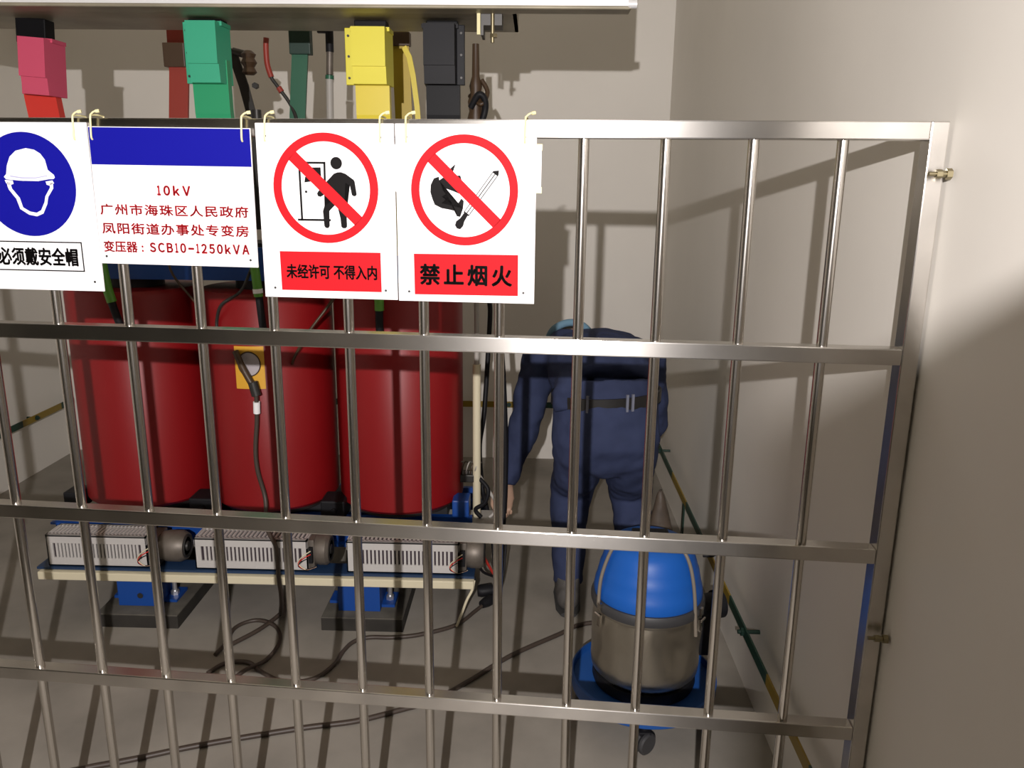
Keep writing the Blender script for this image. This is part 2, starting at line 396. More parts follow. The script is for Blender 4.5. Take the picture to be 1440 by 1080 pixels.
class Sign:
    """board in gate-local x,z; artwork given in fractions of the board from its top left corner."""
    def __init__(s, label, x0, x1, ztop, zbot, yoff=0.0, tilt=0.0):
        cx = (x0+x1)/2
        yl = -0.0165 - yoff
        p = Matrix.Rotation(RZ, 3, 'Z') @ V((cx, yl, ztop))
        s.t = thing('warning_sign', label, 'sign', p, RZ, 'signs hung on the gate'); s.t.rotation_euler = (0, tilt, RZ)
        s.W, s.H = x1-x0, ztop-zbot
        MB().box(-s.W/2, s.W/2, -0.0035, -0.0003, -s.H, 0, bev=0.0008).build('board', M['white'], s.t)
    def u(s, f): return (f-0.5)*s.W
    def v(s, f): return -f*s.H
    def P(s, pts): return [(s.u(a), s.v(b)) for a, b in pts]
    def poly(s, pts, m, name, lay=1, label=None):
        return MB().poly(s.P(pts), -0.0035-0.0004*lay, -0.003).build(name, m, s.t, label=label)
    def prohibit(s, cx, cy):
        R = 0.383*s.W; X, Zc = s.u(cx), s.v(cy); r = R*0.845
        b = MB(); b.ring(X, Zc, R, r, -0.0051, -0.003)
        a = math.radians(-44.0); d = V((math.cos(a), math.sin(a))); n_ = V((-d.y, d.x)); L = r*1.01; h = 0.043*s.W*0.92
        b.poly([(X+d.x*i*L+n_.x*j*h, Zc+d.y*i*L+n_.y*j*h) for i, j in ((-1, -1), (1, -1), (1, 1), (-1, 1))], -0.0051, -0.003)
        b.build('prohibition_ring', M['signred'], s.t)
    def text(s, body, m, u0, u1, v0, v1, bold=0.0, lay=2, spacing=1.0, cells=None):
        return text_mesh(s.t, body, m, s.u(u0), s.u(u1), s.v(v1), s.v(v0), -0.0035-0.0004*lay-.0001, bold, spacing=spacing, cells=cells)
    def holes(s, pts):
        for a, b in pts:
            k = MB(); k.cyl((s.u(a), -0.0038, s.v(b)), (s.u(a), -0.002, s.v(b)), 0.0022, n=12); k.build('rivet_hole', M['dkmetal'], s.t)
    def tie(s, u, lean=0.0):
        x = s.u(u); zr = Z0+.0295 - s.t.location.z; zl = Z0-0.006 - s.t.location.z; y0 = -0.0062; yb = 0.0165+.0165
        b = MB()
        b.tube([(x, y0, zl), (x+lean*.3, y0, zl+.02), (x+lean, y0, zr+.001), (x+lean, y0+.006, zr+.0035), (x+lean, yb-.004, zr+.0035), (x+lean, yb, zr-.002),
                (x+lean*.5, yb, zl+.002), (x, yb-.006, zl-.002), (x, 0.004, zl-.0025)], 0.0017, n=8, smooth=4, closed=True)
        b.tube([(x+lean, y0, zr+.0028), (x+lean+.006, y0, zr+.008), (x+lean+.013, y0+.002, zr+.010)], 0.0016, n=8, smooth=4)
        b.cyl((x+lean+.010, y0, zr+.009), (x+lean+.016, y0+.002, zr+.010), 0.003, n=8)
        b.build('cable_tie', M['tie'], s.t)

def arc(cx, cz, r, a0, a1, n=14): return [(cx+r*math.cos(math.radians(a0+(a1-a0)*i/n)), cz+r*math.sin(math.radians(a0+(a1-a0)*i/n))) for i in range(n+1)]

# helmet sign
s1 = Sign('white safety sign with blue disc showing a hard hat, leftmost on the gate', -1.111, -0.870, 1.5752, 1.2785)
b = MB(); b.poly([(s1.u(.49)+.378*s1.W*math.cos(2*PI*i/64), s1.v(.362)+.378*s1.W*math.sin(2*PI*i/64)) for i in range(64)], -0.0039, -.003); b.build('disc', M['signblue'], s1.t)
s1.poly([(0.309, 0.317), (0.33, 0.301), (0.345, 0.25), (0.375, 0.20), (0.427, 0.165), (0.511, 0.149), (0.575, 0.158), (0.62, 0.18), (0.65, 0.215), (0.663, 0.274), (0.706, 0.302), (0.712, 0.318), (0.70, 0.327), (0.665, 0.328), (0.576, 0.340), (0.451, 0.339), (0.325, 0.332)], M['white'], 'pictogram', 2, 'white hard hat')
s1.poly([(0.36, 0.308), (0.45, 0.318), (0.56, 0.318), (0.655, 0.305), (0.655, 0.311), (0.56, 0.325), (0.45, 0.326), (0.36, 0.316)], M['bluegrey'], 'hat_brim_line', 3)
s1.poly([(0.325, 0.345), (0.328, 0.372), (0.335, 0.392), (0.389, 0.451), (0.406, 0.507), (0.471, 0.540), (0.533, 0.549), (0.586, 0.532), (0.626, 0.475), (0.640, 0.434), (0.689, 0.382), (0.692, 0.345),
         (0.666, 0.352), (0.664, 0.378), (0.619, 0.429), (0.606, 0.465), (0.572, 0.512), (0.533, 0.528), (0.482, 0.521), (0.430, 0.497), (0.413, 0.440), (0.361, 0.386), (0.353, 0.352)], M['white'], 'face_outline', 2)
s1.poly([(.636, .342), (.69, .335), (.70, .352), (.662, .366), (.64, .36)], M['white'], 'ear_tab', 2)
s1.poly([(.312, .336), (.375, .338), (.378, .358), (.34, .368), (.32, .354)], M['white'], 'ear_tab', 2)
fr = MB(); w = .006
for (a0, a1, b0, b1) in ((.12, .862, .700, .7075), (.12, .862, .8745, .882), (.12, .128, .70, .882), (.853, .862, .70, .882)):
    fr.poly(s1.P([(a0, b0), (a1, b0), (a1, b1), (a0, b1)]), -.0041, -.003)
fr.build('text_frame', M['ink'], s1.t)
s1.text('必须戴安全帽', M['ink'], .175, .822, .737, .850, 0.030)
s1.holes([(.932, .942), (.07, .942)]); s1.tie(.905, .0015); s1.tie(.09, 0.0)

# rating sign
s2 = Sign('white rating sign with blue top band and three lines of red writing', -0.866, -0.571, 1.5675, 1.3295, 0.003, math.radians(0.35))
s2.poly([(0.004, .005), (.996, .005), (.996, .27), (.004, .27)], M['signblue'], 'blue_band', 1)
s2.text('10kV', M['redtext'], .40, .61, .412, .486, 0.055, cells=cells('10kV', .25))
s2.text('广州市海珠区人民政府', M['redtext'], .028, .960, .552, .636, 0.028, spacing=1.15)
s2.text('凤阳街道办事处专变房', M['redtext'], .028, .955, .690, .776, 0.028, spacing=1.15)
s2.text('变压器', M['redtext'], .027, .245, .826, .912, 0.028)
s2.text(':SCB10-1250kVA', M['redtext'], .262, .952, .832, .906, 0.05, cells=[(':', .012, .030)]+[(c, .088+.912*a_, .088+.912*b_) for c, a_, b_ in cells('SCB10-1250kVA', .20)])
s2.holes([(.038, .945), (.955, .946)]); s2.tie(.005+.02, .002); s2.tie(.95, .0015)

# no-entry sign
s3 = Sign('white no-entry sign with a red slashed circle over a person at a door', -0.5635, -0.3205, 1.5757, 1.2765)
s3.prohibit(.495, .362)
d = MB()
for q in ([(0.301, 0.212), (0.501, 0.212), (0.501, 0.224), (0.301, 0.224)], [(0.301, 0.212), (0.316, 0.212), (0.318, 0.546), (0.303, 0.546)],
          [(0.486, 0.212), (0.501, 0.212), (0.494, 0.535), (0.479, 0.535)], [(0.279, 0.535), (0.523, 0.535), (0.523, 0.547), (0.279, 0.547)],
          [(0.347, 0.300), (0.40, 0.244), (0.464, 0.243), (0.466, 0.300), (0.43, 0.318), (0.341, 0.329)]):
    d.poly(s3.P(q), -.0039, -.003)
d.cyl((s3.u(.35), -.0039, s3.v(.381)), (s3.u(.35), -.003, s3.v(.381)), .0022, n=14)
d.build('door_pictogram', M['ink'], s3.t)
pg = MB()
pg.poly([(s3.u(.579)+.0102*math.cos(2*PI*i/28), s3.v(.219)+.0104*math.sin(2*PI*i/28)) for i in range(28)], -.0042, -.003)
pg.poly(s3.P([(0.559, 0.278), (0.585, 0.270), (0.612, 0.269), (0.644, 0.278), (0.70, 0.310), (0.708, 0.32), (0.720, 0.392), (0.713, 0.402), (0.698, 0.403), (0.685, 0.396), (0.673, 0.343), (0.641, 0.328), (0.632, 0.423), (0.641, 0.504), (0.641, 0.578), (0.630, 0.586), (0.610, 0.586), (0.599, 0.578),
                 (0.593, 0.504), (0.572, 0.444), (0.515, 0.489), (0.513, 0.576), (0.501, 0.587), (0.485, 0.586), (0.474, 0.577), (0.468, 0.49), (0.480, 0.466), (0.545, 0.423), (0.536, 0.345), (0.478, 0.398), (0.455, 0.409), (0.437, 0.405), (0.430, 0.39), (0.440, 0.378), (0.497, 0.328)]), -.0042, -.003)
pg.build('person_pictogram', M['ink'], s3.t)
s3.poly([(.129, .726), (.881, .724), (.882, .956), (.131, .956)], M['signred'], 'text_panel', 1)
s3.text('未经许可 不得入内', M['ink'], .172, .852, .800, .886, 0.028)
s3.holes([(.079, .944), (.913, .946), (.069, .071), (.901, .076)]); s3.tie(.069, .003); s3.tie(.901, .001)

# no-fire sign
s4 = Sign('white no-open-flame sign with a red slashed circle over a burning match', -0.3185, -0.078, 1.5757, 1.2755, 0.0003)
s4.prohibit(.4915, .363)
s4.poly([(0.43, 0.216), (0.406, 0.271), (0.432, 0.296), (0.463, 0.28), (0.472, 0.305), (0.482, 0.36), (0.457, 0.381), (0.411, 0.366), (0.358, 0.352), (0.337, 0.362), (0.357, 0.382), (0.33, 0.398), (0.356, 0.413), (0.326, 0.434), (0.382, 0.433), (0.429, 0.453), (0.47, 0.406), (0.487, 0.421), (0.481, 0.462), (0.461, 0.509), (0.437, 0.506), (0.433, 0.478), (0.382, 0.469), (0.328, 0.462), (0.277, 0.443), (0.26, 0.409), (0.247, 0.374), (0.25, 0.333), (0.273, 0.297), (0.309, 0.287), (0.312, 0.307), (0.36, 0.281), (0.394, 0.241)], M['ink'], 'flame_pictogram', 1)
mt = MB()
ma, mb_ = V((s4.u(.716), s4.v(.264))), V((s4.u(.503), s4.v(.494))); md_ = (mb_-ma).normalized(); mn = V((-md_.y, md_.x))
def strip(h0, h1, t0, t1):
    L_ = (mb_-ma).length
    return [tuple(ma+md_*(t0*L_)+mn*h0), tuple(ma+md_*(t1*L_)+mn*h0), tuple(ma+md_*(t1*L_)+mn*h1), tuple(ma+md_*(t0*L_)+mn*h1)]
mt.poly(strip(-.0056, .0056, 0, 1), -.0037, -.003)
mt.poly([tuple(ma+mn*.0056), tuple(ma-mn*.0056), (s4.u(.738), s4.v(.250))], -.0037, -.003)
mt.poly(s4.P([(0.489, 0.486), (0.516, 0.500), (0.490, 0.535), (0.482, 0.560), (0.460, 0.579), (0.436, 0.574), (0.423, 0.556), (0.432, 0.533), (0.460, 0.517)]), -.0040, -.003)
mt.build('match_pictogram', M['ink'], s4.t)
for h0 in (-.0043, .0008):
    mm_ = MB(); mm_.poly(strip(h0, h0+.0035, .03, .97), -.0043, -.003); mm_.build('match_stick_face', M['white'], s4.t)
s4.poly([(.119, .723), (.880, .719), (.882, .956), (.121, .960)], M['signred'], 'text_panel', 1)
s4.text('禁止烟火', M['ink'], .160, .839, .779, .904, 0.034, spacing=1.28)
s4.holes([(.079, .944), (.921, .937), (.079, .072), (.917, .07)]); s4.tie(.079, .0005); s4.tie(.917, .001)

cp = Matrix.Rotation(RZ, 3, 'Z') @ V((-0.196, -0.0163, 1.554))
card = thing('paper_card', 'pale yellow card peeking out behind the right edge of the no-open-flame sign', 'card', cp, RZ)
MB().box(-.129, .1262, -.0002, .0008, -.090, -.012).build('sheet', M['white'], card)
for q in ((.118, .1275, -.090, -.080), (.118, .1275, -.020, -.010), (-.130, -.126, -.090, -.012)):
    MB().box(q[0], q[1], -.0004, .001, q[2], q[3]).build('yellow_edge', M['card'], card)

# ------------------------------------------------------------------ busbar duct over the gate
duct = thing('busbar_duct', 'long pale metal busbar duct crossing above the gate', 'duct', (-1.2, 0.85, 1.922))
d = MB()
d.box(-1.417, 1.361, .006, .020, .004, .26, bev=.002)
d.build('front_cover', M['duct'], duct)
d = MB(); d.box(-1.417, 1.361, .008, .085, -.002, .004); d.cyl((-1.41, .008, -.001), (1.355, .008, -.001), .004, n=10)
d.build('bottom_lip', M['ductin'], duct)
d = MB(); d.cyl((1.352, .013, .010), (1.375, .013, .010), .011, n=16); d.build('cover_end_cap', M['duct'], duct)
d = MB(); d.box(-1.417, 1.06, .10, .112, .004, .20); d.box(-1.417, 1.06, .39, .402, .004, .20); d.box(-1.417, 1.06, .112, .39, .004, .012)
d.box(1.05, 1.06, .10, .40, .004, .2)
d.build('trough', M['ductin'], duct)
d = MB(); d.box(.965, .972, .09, .17, -.055, .02); d.box(.972, 1.022, .09, .17, -.030, .004)
d.build('end_bracket', M['dkmetal'], duct)
d = MB(); d.cyl((.997, .085, -.075), (.997, .085, .045), .0055, n=10); d.cyl((.997, .085, .000), (.997, .085, .012), .012, n=6); d.cyl((.997, .085, .028), (.997, .085, .04), .012, n=6); d.cyl((1.0, .085, -.062), (1.0, .085, -.053), .011, n=6)
d.build('clamp_bolt', M['bolt'], duct, smooth=True)
d = MB(); d.box(.955, .964, .08, .09, -.055, .012); d.build('bracket_edge', M['card'], duct)

G1 = 'front busbars under the duct'
def front_busbar(label, x0, x1, z0, z1, cover, sleeve, sx0, sx1, flange=None, shift=0.0, loose=0.0):
    """joint cover under the duct, insulated bar running down from it to the transformer"""
    Y0 = 1.075
    t = thing('busbar', label, 'busbar', ((x0+x1)/2, Y0, z0), 0, G1)
    t.rotation_euler.y = loose
    X0, X1 = x0-(x0+x1)/2, x1-(x0+x1)/2; h = z1-z0
    scx = (sx0+sx1)/2-(x0+x1)/2; sw = sx1-sx0
    MB().ribbon([(scx-shift, .02, h*.4), (scx-shift*.6, .02, -.005), (scx, .022, -.08), (scx+shift*.4, .045, -.20), (scx+shift*.6, .10, -.36), (scx+shift*.6, .14, -.50)], sw, .030, (1, 0, 0)).build('sleeved_bar', sleeve, t)
    ux = scx-shift*1.2
    MB().box(ux-sw*.46, ux+sw*.46, -.005, .045, h*.9, 1.926-z0+.0, bev=.003).build('upper_bar', M['blackgloss'], t)
    c = MB()
    fx = (X1-X0)*.16
    if flange == 'left': b0, b1 = X0+fx, X1
    elif flange == 'right': b0, b1 = X0, X1-fx
    else: b0, b1 = X0, X1
    ins = (b1-b0)*.06
    def wedge(xa, xb, za, zb, ya, yb, yb2):
        # box whose front face leans: y=ya at the back; front yb at the bottom and yb2 at the top
        vs8 = [c.bm.verts.new(p) for p in ((xa, ya, za), (xb, ya, za), (xb, ya, zb), (xa, ya, zb), (xa+ins, yb, za), (xb-ins, yb, za), (xb-ins, yb2, zb), (xa+ins, yb2, zb))]
        for q in ((0, 1, 2, 3), (4, 5, 6, 7), (0, 1, 5, 4), (1, 2, 6, 5), (2, 3, 7, 6), (3, 0, 4, 7)): c.bm.faces.new([vs8[i] for i in q])
    wedge(b0, b1, h*.30, h*.98, .05, -.052, -.050)
    wedge(b0, b1, 0, h*.30, .05, -.036, -.043)
    c.box(b0-.002, b1+.002, -.02, .052, h*.93, h)
    if flange == 'left': c.box(X0, X0+fx+.004, -.006, .008, 0, h, bev=.002)
    if flange == 'right': c.box(X1-fx-.004, X1, -.006, .008, 0, h, bev=.002)
    cv = c.build('joint_cover', cover, t)
    if flange:
        fxx = X0+fx*.5 if flange == 'left' else X1-fx*.5
        for q in (.12, .5, .86):
            k = MB(); k.cyl((fxx, -.010, h*q), (fxx, .0, h*q), .0035, n=10); k.build('screw', M['dkmetal'], cv)
    return t
front_busbar('red busbar with pink joint cover, first from the left under the duct', -1.601, -1.497, 1.714, 1.872, M['pink'], M['redsl'], -1.590, -1.495, 'left', 0.02, 0.075)
front_busbar('bright green busbar with screwed green joint cover under the duct', -1.105, -.988, 1.750, 1.918, M['green'], M['greensl'], -1.093, -.988, 'left', 0.0)
front_busbar('bright yellow busbar with yellow joint cover under the duct', -.636, -.506, 1.750, 1.905, M['ylw'], M['ylwsl'], -.612, -.512, 'left', 0.0)
front_busbar('black busbar with black joint cover, rightmost under the duct', -.410, -.290, 1.752, 1.915, M['black'], M['blackgloss'], -.404, -.306, 'right', 0.0)

def rear_busbar(label, pts, w, m, cover=None):
    t = thing('busbar', label, 'busbar', pts[-1], 0, 'rear busbars behind the gate')
    o = V(pts[-1])
    MB().ribbon([V(p)-o for p in pts], w, .012, (1, 0, 0)).build('sleeved_bar', m, t)
    if cover:
        za, zb, cm, ex, x = cover
        MB().box(x-o.x-w/2-ex, x-o.x+w/2+ex, -.02, .02, za-o.z, zb-o.z, bev=.003).build('joint_cover', cm, t)
    return t
rear_busbar('brownish red busbar slanting behind the bright green one', [(-1.345, 1.6, 1.99), (-1.348, 1.6, 1.84), (-1.372, 1.6, 1.60), (-1.39, 1.6, 1.28)], .068, M['dred'], (1.86, 1.94, M['brown'], .004, -1.355))
rear_busbar('dark green busbar with a blackish upper cover behind the gate', [(-.908, 1.6, 2.05), (-.914, 1.6, 1.9), (-.933, 1.6, 1.7), (-.95, 1.6, 1.28)], .056, M['dgreen'], (1.905, 2.0, M['dgreen2'], .009, -.909))
rear_busbar('ochre yellow busbar standing behind the bright yellow one', [(-.565, 1.6, 2.05), (-.557, 1.6, 1.9), (-.552, 1.6, 1.7), (-.55, 1.6, 1.28)], .060, M['oyel'], (1.935, 1.98, M['brown'], .006, -.560))
MB_ = MB().ribbon([(-.03, .0, .212), (-.012, 0, .18), (0, 0, .12), (.012, 0, .02), (.03, .02, -.30), (.03, .04, -.45)], .018, .006, (1, 0, 0)); o = MB_.build('sleeved_bar', M['ylwsl']); o.location = (-.505, 1.52, 1.71); o.name = 'cable_strip'
tag(o, 'thin yellow strip hanging beside the ochre yellow busbar', 'strip')

t = thing('insulator_rod', 'grey and white insulator rod with a green ring between the dark green and yellow busbars', 'insulator', (-.818, 1.6, 1.28))
MB().cyl((.010, 0, .635), (.011, 0, .705), .014, n=16).build('top_cap', M['black'], t, smooth=True)
MB().cyl((.006, 0, .56), (.010, 0, .635), .012, n=16).build('collar', M['motor'], t, smooth=True)
MB().cyl((.005, 0, .545), (.006, 0, .558), .015, n=16).build('green_ring', M['dgreen'], t, smooth=True)
MB().cyl((-.01, 0, 0), (.005, 0, .545), .013, n=16).build('rod', M['grey'], t, smooth=True)
MB().box(-.03, .0, -.01, .01, .697, .705).build('hook_plate', M['black'], t)

t = thing('power_cable', 'cable with dark red upper sleeve curving down left of the dark green busbar', 'cable', (-1.0, 1.6, 1.3))
CP = [(-.03, 0, .66), (-.033, 0, .63), (-.032, 0, .575), (-.02, 0, .53), (.0, 0, .50), (.045, 0, .435), (.07, -.02, .36), (.07, -.05, .2), (.05, -.1, -.02)]
MB().tube(CP, .0065).build('conductor', M['dkmetal'], t, smooth=True)
MB().tube(CP[:4], .010).build('red_sleeve', M['dred'], t, smooth=True)
MB().tube([(.004, 0, .496), (.014, 0, .481)], .010).build('red_ring', M['dred'], t, smooth=True)
t = thing('support_bracket', 'dark steel bracket with a knobbly insulator right of the green joint cover', 'bracket', (-1.12, 1.6, 1.7))
MB().ribbon([(-.075, 0, .235), (-.03, 0, .20), (.0, 0, .10), (.035, 0, -.06), (.035, -.02, -.40)], .034, .008, (1, 0, .3)).build('slanted_arm', M['dkmetal'], t)
b = MB(); b.lathe([(.016, -.05), (.026, -.042), (.018, -.025), (.028, -.01), (.020, .005), (.026, .018), (.012, .03)], (.030, -.02, .185), 20); b.build('insulator', M['brown'], t, smooth=True)
for q in (((-.03, 0, .215), (.03, -.01, .20), .013, 12), ((.045, 0, .10), (.045, -.02, .10), .011, 6), ((.04, 0, .02), (.04, 0, -.07), .016, 10)):
    b = MB(); b.cyl(q[0], q[1], q[2], n=q[3]); b.build('bolt', M['dkmetal'], t, smooth=True)

t = thing('post_insulator', 'brown insulator with black leads right of the black busbar', 'insulator', (-.285, 1.45, 1.66))
b = MB(); b.lathe([(.026, .0), (.030, .02), (.022, .05), (.027, .08), (.018, .11), (.022, .13), (.013, .16), (.011, .262)], (0, 0, 0), 24); b.build('insulator_body', M['brown'], t, smooth=True)
MB().tube([(-.015, -.02, .06), (.012, -.035, .10), (.032, -.03, .085), (.030, -.02, .04), (.0, -.03, -.04)], .011).build('lead', M['black'], t, smooth=True)
MB().tube([(-.02, .0, .10), (.02, -.03, .07), (.040, -.01, .11), (.02, .0, .15)], .008).build('lead', M['brown'], t, smooth=True)
MB().cyl((.0, 0, -.40), (.0, 0, .0), .010, n=12).build('stem', M['dkmetal'], t, smooth=True)

# ------------------------------------------------------------------ dry-type transformer
TX = [-1.487, -1.020, -0.553]; TY = 1.40; TR = 0.2245
tr = thing('dry_transformer', 'dry-type transformer with three tall red cylindrical coils on a blue base', 'transformer', (-1.02, TY, 0))
def T(x, y, z): return (x+1.02, y-TY, z)
def tb(x0, x1, y0, y1, z0, z1, bev=0.0): return MB().box(x0+1.02, x1+1.02, y0-TY, y1-TY, z0, z1, bev)
coils = []
for x in TX:
    co = MB().lathe([(.13, .354), (TR-.012, .354), (TR, .366), (TR, 1.10), (TR-.012, 1.115), (.13, 1.115)], T(x, TY, 0), 72).build('coil', M['coil'], tr, smooth=True)
    MB().lathe([(.125, .335), (TR-.030, .335), (TR-.030, .3539), (.125, .3539)], T(x, TY, 0), 56).build('coil_ring', M['coilring'], co, smooth=True)
    MB().cyl(T(x, TY, .34), T(x, TY, 1.16), .10, n=40).build('core_leg', M['core'], tr, smooth=True)
    coils.append(co)
tb(-1.66, -.38, 1.32, 1.48, .215, .345).build('lower_yoke', M['core'], tr)
tb(-1.66, -.38, 1.32, 1.48, 1.145, 1.27).build('upper_yoke', M['core'], tr)
for (y0, y1) in ((1.265, 1.285), (1.545, 1.565)):
    m = tb(-1.80, -.285, y0, y1, .21, .318); m.box(-1.80+1.02, -.285+1.02, y0-TY-.03, y1-TY, .205, .215); m.box(-1.80+1.02, -.285+1.02, y0-TY-.03, y1-TY, .268, .276)
    m.build('lower_clamp', M['blue'], tr)
    tb(-1.75, -.30, y0, y1, 1.15, 1.26).build('upper_clamp', M['blue'], tr)
for x in (-1.2535, -.7865):
    m = tb(x-.030, x+.055, 1.22, 1.32, .320, .385, .006); m.cyl(T(x+.018, 1.22, .350), T(x+.018, 1.208, .350), .011, n=6)
    m.build('support_block', M['black'], tr)
for x in (-1.72, -.325):
    tb(x-.03, x+.03, 1.25, 1.33, .320, .385, .005).build('support_block', M['blue'] if x > -1 else M['black'], tr)
# base: channels, cream strip, feet, pads
for (y0, y1) in ((1.045, 1.12), (1.66, 1.735)):
    m = tb(-1.745, -.262, y0, y1, .191, .199); m.box(-1.745+1.02, -.262+1.02, y0-TY, y1-TY, .152, .160); m.box(-1.745+1.02, -.262+1.02, y0-TY+.02, y0-TY+.03, .160, .191)
    m.build('base_channel', M['bluedk'], tr)
tb(-1.735, -.262, 1.028, 1.064, .1605, .1885, .003).build('insulating_strip', M['cream'], tr, label='cream insulating strip')
for x in (-1.40, -.64):
    for ys in (1, 0):
        yc = 1.065 if ys else 1.64
        m = tb(x-.088, x+.055, yc, yc+.012, .05, .148, .001)
        m.box(x-.088+1.02, x-.078+1.02, yc-TY+.01, yc-TY+.13, .05, .148); m.box(x+.045+1.02, x+.055+1.02, yc-TY+.01, yc-TY+.13, .05, .148)
        m.box(x-.13+1.02, x-.088+1.02, yc-TY+.05, yc-TY+.12, .05, .060); m.box(x+.055+1.02, x+.10+1.02, yc-TY+.03, yc-TY+.12, .05, .060)
        m.box(x-.10+1.02, x+.08+1.02, yc-TY, yc-TY+.14, .142, .1515)
        m.cyl(T(x-.01, yc+.002, .09), T(x-.01, yc-.002, .09), .011, n=16)
        f = m.build('foot_bracket', M['blue'], tr)
        k = MB(); k.cyl(T(x-.01, yc-.0025, .09), T(x-.01, yc-.0035, .09), .010, n=16); k.build('bracket_hole', M['dkmetal'], f)
        k = MB(); k.cyl(T(x+.078, yc+.07, .05), T(x+.078, yc+.07, .125), .008, n=10); k.cyl(T(x+.078, yc+.07, .06), T(x+.078, yc+.07, .075), .014, n=6); k.build('foot_bolt', M['alu'], f, smooth=True)
for x0, x1, y0 in ((-1.541, -1.262, 1.008), (-.778, -.500, 1.020)):
    for (a, b_) in ((y0, y0+.42), (1.52, 1.80)):
        pdb = tb(x0, x1, a, b_, 0, .046, .002).build('rubber_pad', M['pad'], tr)
        tb(x0+.001, x1-.001, a+.001, b_-.001, .046, .0495).build('pad_top', M['padtop'], pdb)
for x in (-1.70, -.31):
    tb(x-.03, x+.03, 1.12, 1.66, .14, .20).build('cross_channel', M['bluedk'], tr)
tb(-.40, -.20, 1.30, 1.42, .272, .280).build('end_plate', M['grey'], tr)
tb(-.24, -.232, 1.30, 1.42, .2, .272).build('end_plate', M['grey'], tr)
# warning sticker on the middle coil, bent round it
def on_coil(x, z, extra=0.0):
    dx = x-TX[1]; R_ = TR+extra
    return T(x, TY-math.sqrt(max(R_*R_-dx*dx, 0)), z)
m = MB(); N = 8; grid = []
for i in range(N+1):
    x = -1.066+(.098)*i/N; grid.append([m.bm.verts.new(on_coil(x, z, .0012)) for z in (.800, .945)])
for a, b_ in zip(grid, grid[1:]): m.bm.faces.new((a[0], b_[0], b_[1], a[1]))
stk = m.build('warning_sticker', M['yellow'], tr)
m = MB(); ctr = m.bm.verts.new(on_coil(-1.018, .885, .0022)); ringv = [m.bm.verts.new(on_coil(-1.018+.036*math.cos(2*PI*i/28), .885+.040*math.sin(2*PI*i/28), .0022)) for i in range(28)]
for i in range(28): m.bm.faces.new((ctr, ringv[i], ringv[(i+1) % 28]))
m.build('sticker_disc', M['stickgrey'], stk)
m = MB(); m.tube([on_coil(-1.018+.037*math.cos(2*PI*i/28), .885+.041*math.sin(2*PI*i/28), .0022) for i in range(28)], .0022, n=6, smooth=0, closed=True); m.build('sticker_rim', M['brown'], stk)
# short leads over the coils
hv = 'high-voltage leads over the coils'
def lead(name, label, cat, pts, r, m, parts=()):
    o0 = V(pts[-1]); t = thing(name, label, cat, pts[-1], 0, {'power_cable': hv, 'sensor_wire': 'thin wires over the coils'}.get(name))
    MB().tube([V(p)-o0 for p in pts], r).build('conductor', m, t, smooth=True)
    for (nm, q, rr, mm) in parts: MB().tube([V(p)-o0 for p in q], rr).build(nm, mm, t, smooth=True)
    return t
lead('power_cable', 'black cable with lime green sleeve at the top of the left red coil', 'cable', [(-1.47, 1.15, 1.30), (-1.455, 1.145, 1.17), (-1.44, 1.145, 1.085), (-1.425, 1.16, 1.0), (-1.42, 1.172, .97)], .0125, M['black'], [('sleeve', [(-1.468, 1.15, 1.28), (-1.452, 1.145, 1.15), (-1.44, 1.145, 1.09)], .0155, M['limegreen'])])
lead('power_cable', 'black cable with lime green sleeve at the top of the middle red coil', 'cable', [(-.978, 1.15, 1.30), (-.965, 1.145, 1.19), (-.955, 1.145, 1.04), (-.952, 1.15, .97)], .0125, M['black'], [('sleeve', [(-.976, 1.15, 1.285), (-.966, 1.145, 1.19), (-.961, 1.145, 1.115)], .0150, M['limegreen']), ('white_tape', [(-.9628, 1.145, 1.14), (-.9618, 1.145, 1.126)], .0165, M['white'])])
lead('power_cable', 'black cable with lime green sleeve at the top of the right red coil', 'cable', [(-.574, 1.15, 1.30), (-.574, 1.150, 1.15), (-.575, 1.150, 1.03), (-.575, 1.16, .985)], .0130, M['black'], [('sleeve', [(-.574, 1.15, 1.285), (-.574, 1.150, 1.12), (-.574, 1.150, 1.075)], .0155, M['limegreen'])])
lead('sensor_wire', 'thin wire hanging over the left red coil', 'wire', [(-1.26, 1.17, 1.26), (-1.24, 1.16, 1.18), (-1.19, 1.19, 1.09), (-1.17, 1.215, 1.03)], .004, M['brown'])
lead('sensor_wire', 'thin wire arching over the left side of the middle red coil', 'wire', [(-.985, 1.16, 1.20), (-1.02, 1.15, 1.13), (-1.09, 1.165, 1.085), (-1.12, 1.19, 1.03), (-1.122, 1.19, .99)], .005, M['dkmetal'])
lead('sensor_wire', 'thin wire slanting across the right side of the middle red coil', 'wire', [(-.71, 1.25, 1.14), (-.76, 1.21, 1.07), (-.82, 1.19, .99), (-.87, 1.20, .91), (-.885, 1.215, .88)], .005, M['brown'])
lead('tap_cable', 'dark cable with a copper lug hanging from the sticker on the middle coil', 'cable', [(-.988, 1.14, .80), (-.995, 1.148, .70), (-1.007, 1.150, .60), (-1.005, 1.150, .52), (-.985, 1.15, .42), (-.965, 1.09, .34), (-.918, 1.035, .29), (-.912, 1.018, .20), (-.905, 1.012, .13), (-.925, 1.06, .05), (-.945, 1.09, .012), (-.985, 1.0, .008), (-1.045, .909, .008)], .0075, M['cable'],
     [('lug', [(-1.057, 1.165, .93), (-1.025, 1.145, .87), (-.99, 1.135, .81)], .011, M['brown']), ('white_tape', [(-.990, 1.143, .765), (-.993, 1.147, .725)], .0115, M['white']), ('clamp', [(-.995, 1.132, .835), (-.985, 1.132, .79)], .016, M['dkmetal'])])

